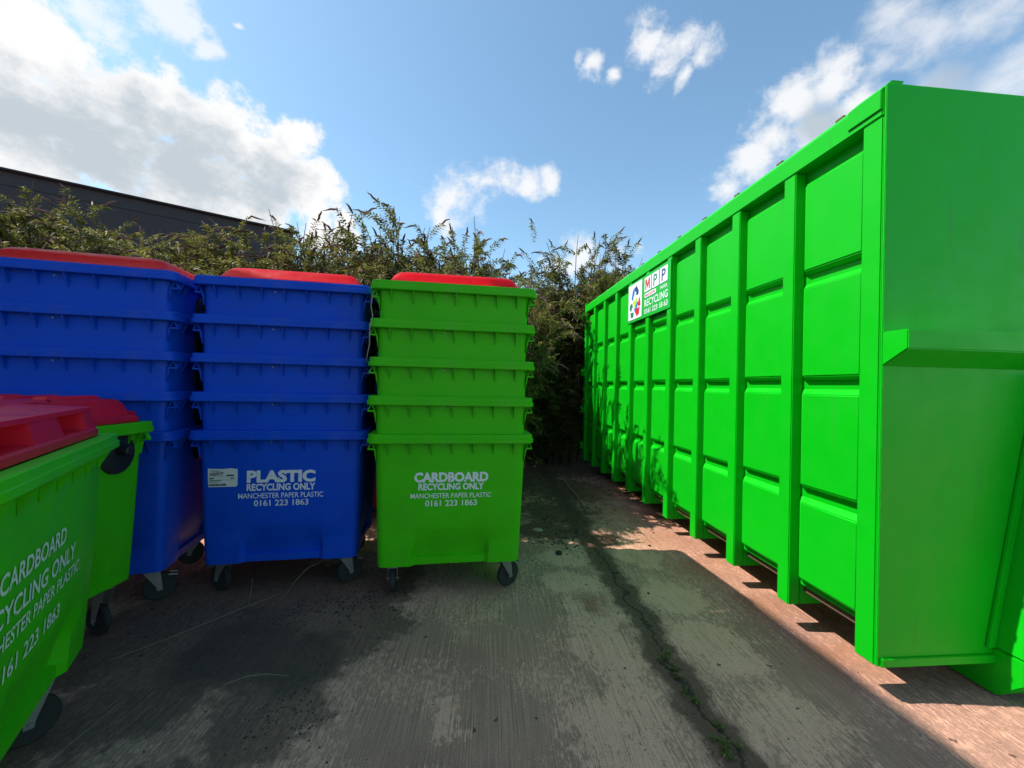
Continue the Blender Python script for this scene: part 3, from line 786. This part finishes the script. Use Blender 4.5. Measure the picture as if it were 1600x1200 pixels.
make_bin('green', 'green bin with a red lid showing its black side trunnion, behind the nearest bin', NEAR, (-2.395, 2.70), R(3), 0, .09, True, False,
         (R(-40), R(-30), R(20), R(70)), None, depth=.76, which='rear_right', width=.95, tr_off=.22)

# loose cable between the two right-hand stacks
mb = MB(); mb.tube([(-1.06, 2.98, 2.34), (-1.055, 2.93, 2.22), (-1.03, 2.90, 2.14), (-1.05, 2.90, 2.05), (-1.045, 2.89, 1.93), (-1.07, 2.91, 1.84), (-1.10, 2.99, 1.80)], .004, 6)
tag(link('cable', mb.mesh('cable'), M_CABLE, None, 60), 'thin pale cable dangling between the blue and green stacks', 'cable')

# ------------------------------------------------------------------ hedge of buddleia shrubs
def leaf_arrays(rng, pos, dirs, L, Wd, droop):
    """folded lance leaves: 6 vertices, 4 quads-ish faces each"""
    n = len(pos)
    up = np.tile([0, 0, 1.0], (n, 1)) + rng.normal(0, .45, (n, 3))
    side = np.cross(dirs, up); side /= np.linalg.norm(side, axis=1)[:, None] + 1e-9
    nor = np.cross(side, dirs)
    l = (L * rng.uniform(.6, 1.25, n))[:, None]; w = (Wd * rng.uniform(.7, 1.2, n))[:, None]
    mid = pos + dirs * l * .45 - np.array([0, 0, 1]) * l * droop * .15
    tip = pos + dirs * l - np.array([0, 0, 1]) * l * droop * .6
    v = np.stack([pos, mid + side * w * .5 + nor * w * .18, tip, mid - side * w * .5 + nor * w * .18, mid], 1).reshape(-1, 3)
    base = (np.arange(n) * 5)[:, None]
    f = np.concatenate([base + np.array([0, 4, 1]), base + np.array([4, 2, 1]), base + np.array([0, 3, 4]), base + np.array([3, 2, 4])], 1).reshape(-1, 3)
    return v, f

def np_mesh(name, v, f, tint=None, per=5):
    me = bpy.data.meshes.new(name)
    me.vertices.add(len(v)); me.vertices.foreach_set('co', v.astype(np.float32).ravel())
    nf, k = f.shape
    me.loops.add(nf * k); me.loops.foreach_set('vertex_index', f.astype(np.int32).ravel())
    me.polygons.add(nf); me.polygons.foreach_set('loop_start', np.arange(0, nf * k, k, dtype=np.int32))
    me.update(calc_edges=True); me.validate()
    if tint is not None:
        a = me.attributes.new('tint', 'FLOAT', 'POINT'); a.data.foreach_set('value', np.repeat(tint, per).astype(np.float32)[:len(v)])
    return me

def shrub_meshes(seed, H=4.6, RAD=1.35, nst=84, flower=.6):
    rng = np.random.default_rng(seed)
    lp, ld, lt = [], [], []
    stems = MB(); sp = MB(); spt = []
    for i in range(nst):
        a = rng.uniform(0, 2 * math.pi); lean = rng.uniform(.15, 1.0)
        h = H * rng.uniform(.70, 1.0) * (1.05 - .26 * lean)
        out = RAD * lean
        b0 = np.array([rng.normal(0, .25), rng.normal(0, .25), 0])
        tips = np.array([math.cos(a) * out, math.sin(a) * out, 0])
        ts = np.linspace(0, 1, 9)
        arch = .16 * h * lean
        curve = np.array([b0 + tips * (t ** 1.5) + np.array([0, 0, h * (t ** .85) - arch * max(0, t - .7) * 3 * (t - .7) / .3 * .33]) for t in ts])
        curve[1:-1] += rng.normal(0, .04, (7, 3))
        if i % 2 == 0: stems.tube(curve, [.022 - .018 * t for t in ts], 5, False)
        # side shoots, thicker cover towards the outside
        nsh = 20
        for s_ in range(nsh):
            t = rng.uniform(.02, .93) ** .85
            k = min(int(t * 8), 7); fr = t * 8 - k
            p0 = curve[k] * (1 - fr) + curve[k + 1] * fr
            tang = curve[min(k + 1, 8)] - curve[k]; tang /= np.linalg.norm(tang) + 1e-9
            od = np.array([math.cos(a), math.sin(a), 0]) * .6 + rng.normal(0, .75, 3) + np.array([0, 0, .55]) + tang * .5
            od /= np.linalg.norm(od)
            ln = rng.uniform(.30, .62) * (1.2 - .45 * t)
            tint = np.clip(rng.normal(.42, .22), 0, 1)
            nn = 18
            u_ = np.linspace(.06, 1, nn)
            pts = p0 + od * (u_ * ln)[:, None] - np.array([0, 0, 1]) * (u_ ** 2 * ln * .22)[:, None]
            per = np.cross(od, [.3, .2, 1]); per /= np.linalg.norm(per)
            per2 = np.cross(od, per)
            for q in range(nn):
                an = q * 1.57 + rng.normal(0, .3)
                for sg in (1, -1):
                    dd = (per * math.cos(an) + per2 * math.sin(an)) * sg * .9 + od * .65
                    lp.append(pts[q]); ld.append(dd / np.linalg.norm(dd)); lt.append(np.clip(tint + rng.normal(0, .14), 0, 1))
            if t > .55 and rng.random() < flower:
                # faded flower spike at the shoot's end: a tapering drooping cone of florets
                tip = pts[-1]; sl = rng.uniform(.12, .24); dr = od * .8 + np.array([0, 0, rng.uniform(-.8, .15)]); dr /= np.linalg.norm(dr)
                cv = [tip + dr * sl * z_ - np.array([0, 0, 1]) * (z_ ** 2 * sl * .35) for z_ in np.linspace(0, 1, 6)]
                sp.tube([tuple(x + rng.normal(0, .005, 3)) for x in cv], [.008, .015, .014, .011, .007, .002], 5, False)
                spt.append(rng.uniform(0, 1))
    v, f = leaf_arrays(rng, np.array(lp), np.array(ld), .088, .031, .6)
    leaves = np_mesh('leaves', v, f, np.array(lt))
    stem = stems.mesh('stem')
    spk = bpy.data.meshes.new('flower_spikes'); spk.from_pydata(sp.v, [], sp.f)
    at = spk.attributes.new('tint', 'FLOAT', 'POINT'); at.data.foreach_set('value', np.repeat(np.array(spt), 30).astype(np.float32))
    return leaves, stem, spk

KINDS = [shrub_meshes(11 + i, flower=.85 + .07 * (i % 3)) for i in range(4)]
for i, (a, b_, c_) in enumerate(KINDS):
    a.materials.append(M_LEAFY if i == 2 else M_LEAF); b_.materials.append(M_BARK); c_.materials.append(M_SPIKE)
HEDGE = 'buddleia shrubs forming the hedge behind the bins'
def shrub(x, y, h, kind, rot, label, wid=1.0):
    root = empty('buddleia_shrub', (x, y, 0), rot); s_ = h / 4.45
    root.scale = (s_ * wid, s_ * wid, s_); tag(root, label, 'shrub', HEDGE)
    for nm, me in zip(('leaves', 'stem', 'flower_spikes'), KINDS[kind]):
        o = bpy.data.objects.new(nm, me); COL.objects.link(o); o.parent = root
        if nm != 'stem': o['kind'] = 'stuff'
SHR = [  # x, y, height, kind, turn, width, label
 (1.75, 9.7, 5.35, 0, .3, 1.05, 'tall bushy shrub rising behind the far end of the green container'),
 (.72, 9.2, 4.25, 1, 2.1, 1.1, 'dark shrub hanging over the passage between green bins and container'),
 (-.25, 7.4, 3.95, 2, 1.0, 1.0, 'pale yellowish shrub with wispy shoots at the right of the green stack'),
 (-.80, 5.7, 3.95, 3, 4.2, 1.0, 'shrub behind the green stack with thin upright tips'),
 (-1.50, 5.2, 3.80, 0, 5.2, 1.05, 'tall full shrub behind the left end of the green stack'),
 (-2.30, 5.2, 3.78, 1, .7, 1.05, 'tall shrub behind the right end of the middle blue stack'),
 (-3.15, 5.8, 4.02, 3, 3.0, 1.05, 'shrub with brown flower spikes behind the middle blue stack'),
 (-3.95, 5.7, 3.94, 2, 1.9, 1.05, 'yellow green shrub behind the gap between the two blue stacks'),
 (-4.70, 5.6, 3.86, 0, 2.6, 1.05, 'olive shrub behind the right end of the left blue stack'),
 (-5.45, 5.5, 3.92, 2, .2, 1.05, 'greenish yellow shrub behind the left blue stack below the dark roof'),
 (-6.25, 5.4, 4.12, 1, 4.9, 1.05, 'tall shrub with arching flower spikes at the left edge of the hedge'),
 (-7.10, 5.3, 4.25, 3, 3.6, 1.0, 'leafy olive shrub at the very left edge below the dark roof'),
 (.30, 8.75, 2.3, 3, 2.2, 1.35, 'low dark shrub at the ground in the passage beside the green stack'),
 (1.10, 8.75, 2.2, 1, .9, 1.35, 'low dark shrub at the ground against the far end of the container'),
 (2.9, 10.4, 5.2, 3, 5.6, 1.1, 'shrub half hidden behind the green container'),
 (.2, 10.8, 4.1, 0, 1.4, 1.2, 'rear shrub filling the passage end behind the dark shrub'),
 (1.3, 11.2, 4.6, 2, 2.2, 1.2, 'rear shrub filling the gap beside the container end'),
 (-1.6, 6.8, 4.2, 1, .4, 1.2, 'rear shrub behind the tall full shrub of the green stack'),
 (-3.0, 7.5, 3.9, 0, 4.0, 1.2, 'rear shrub glimpsed behind the middle blue stack'),
 (-5.2, 7.2, 3.7, 3, 2.4, 1.2, 'rear shrub glimpsed behind the left blue stack'),
]
for q in SHR: shrub(q[0], q[1], q[2], q[3], q[4], q[6], q[5])

# ------------------------------------------------------------------ weeds, stems, litter
def weed_mesh(seed):
    rng = np.random.default_rng(seed); lp, ld, lt = [], [], []
    for s_ in range(5):
        a = rng.uniform(0, 6.28); p = np.array([rng.normal(0, .03), rng.normal(0, .035), .004])
        for k in range(9):
            an = a + k * 2.4; el = rng.uniform(.1, .9)
            lp.append(p + np.array([0, 0, k * .0035])); ld.append(np.array([math.cos(an) * math.cos(el), math.sin(an) * math.cos(el), math.sin(el)])); lt.append(rng.uniform(.1, 1))
    v, f = leaf_arrays(rng, np.array(lp), np.array(ld), .052, .018, .6)
    v[:, 2] = np.maximum(v[:, 2], .004)
    return np_mesh('weed', v, f, np.array(lt))
WM = [weed_mesh(50 + i) for i in range(3)]
for me in WM: me.materials.append(M_WEED)
rs = random.Random(8)
for i in range(8):
    y = (1.80, 1.87, 1.95, 2.10, 2.16, 2.28, 2.35, 2.46)[i]
    o = bpy.data.objects.new('weed', WM[i % 3]); COL.objects.link(o)
    o.location = (1.135 - .06 * y + rs.uniform(-.035, .035), y, .002); o.rotation_euler = (0, 0, rs.uniform(0, 6))
    k = (.72 if i < 2 else .5) * rs.uniform(.75, 1.1); o.scale = (k, k, k)
    tag(o, 'small green weed rooted in the dirt-filled joint of the concrete', 'weed', 'weeds along the concrete joint')

def stem(pts, label, r_=.0021):
    mb = MB(); mb.tube(pts, [r_] * (len(pts) - 1) + [r_ * .4], 5)
    tag(link('dry_stem', mb.mesh('dry_stem'), M_TWIG, None, 60), label, 'twig', 'dry stems lying on the concrete')
stem([(-2.30, 2.30, .01), (-2.10, 2.55, .012), (-1.86, 2.86, .03), (-1.75, 3.03, .02)], 'long straight dry stem running from the nearest bin towards the blue stack')
stem([(-1.72, 2.92, .01), (-1.60, 2.86, .10), (-1.52, 2.84, .22), (-1.42, 2.83, .33), (-1.34, 2.83, .36)], 'bent dry grass stalk standing against the lettered blue bin')
stem([(-1.88, 2.9, .01), (-1.86, 2.88, .10), (-1.84, 2.87, .22)], 'short dry stalk standing under the lettered blue bin')
stem([(-1.52, 2.14, .008), (-1.43, 2.19, .02), (-1.33, 2.20, .03), (-1.20, 2.21, .015)], 'short curved dry stem lying on the dark wet patch')
stem([(-1.86, 1.62, .008), (-1.75, 1.68, .012), (-1.68, 1.76, .012), (-1.64, 1.85, .015)], 'curved dry stem nearest the camera at the lower left')
stem([(1.03, 5.2, .01), (1.00, 6.0, .03), (.93, 6.9, .05), (.85, 7.4, .08)], 'long dark branch lying in the passage by the hedge', .009)

def litter():
    rng = np.random.default_rng(5); mb = MB()
    def lump(x, y, s_):
        n = 6; a0 = rng.uniform(0, 6); hh = s_ * rng.uniform(.25, .7)
        vs = [(x + math.cos(a0 + k * 6.283 / n) * s_ * rng.uniform(.6, 1.3), y + math.sin(a0 + k * 6.283 / n) * s_ * rng.uniform(.6, 1.3), .0) for k in range(n)] + \
             [(x + math.cos(a0 + k * 6.283 / n) * s_ * rng.uniform(.3, .7), y + math.sin(a0 + k * 6.283 / n) * s_ * rng.uniform(.3, .7), hh * rng.uniform(.7, 1.2)) for k in range(n)]
        mb.add(vs, [(k, (k + 1) % n, n + (k + 1) % n, n + k) for k in range(n)] + [tuple(range(n, 2 * n))])
    def patch(cx, cy, sx, sy, n, s0, s1):
        s0 *= .55; s1 *= .55
        for _ in range(n): lump(cx + rng.normal(0, sx), cy + rng.normal(0, sy), rng.uniform(s0, s1))
    patch(-1.25, 3.0, .22, .14, 170, .006, .022); patch(-1.55, 2.75, .28, .12, 90, .005, .018); patch(-.95, 3.15, .12, .1, 60, .005, .018)
    patch(-1.05, 1.95, .10, .12, 120, .004, .013); patch(-1.12, 2.25, .06, .14, 60, .004, .012)
    patch(.45, 4.9, .3, .5, 260, .008, .03); patch(.65, 4.5, .14, .2, 120, .008, .03); patch(.55, 5.6, .3, .4, 160, .008, .028); patch(.7, 6.5, .5, .9, 260, .01, .035); patch(.6, 8.3, .8, .6, 260, .012, .05)
    patch(.92, 3.9, .10, .8, 140, .004, .014); patch(1.0, 2.4, .07, .5, 160, .003, .010); patch(0, 2.6, .9, .6, 110, .003, .009)
    patch(-2.2, 2.7, .25, .2, 70, .005, .018); patch(-.6, 3.5, .4, .15, 60, .005, .016)
    patch(.95, 3.55, .02, .02, 6, .02, .03)
    return mb.mesh('leaf_litter')
o = link('leaf_litter', litter(), simple('litter', (.035, .027, .021), .95, 0, .5, 30)); tag(o, 'crumbs of dark dirt and dead leaves strewn over the concrete', 'litter', kind='stuff')
mb = MB()
rs = random.Random(2)
mb.lathe([(.0, 0), (.06, .0), (.075, .02), (.055, .045), (.0, .055)], (.05, .1, 1), (0, 0, 0), 7)
o = link('stone', mb.mesh('stone', .008), simple('stone', (.30, .26, .20), .9, 0, .3, 12)); o.location = (.33, 4.55, -.004); o.scale = (.9, .7, .6)
tag(o, 'pale stone lying in the dirt beside the green stack', 'stone')
mb = MB(); mb.lathe([(.022, 0), (.045, 0), (.048, .02), (.04, .035), (.022, .035)], (0, 0, 1), (0, 0, 0), 16)
o = link('rubber_cap', mb.mesh('rubber_cap'), M_RUBBER, None, 40); o.location = (.50, 3.93, .001); o.scale = (.7, .7, .7)
tag(o, 'small round black cap lying on the concrete past the green stack', 'cap')
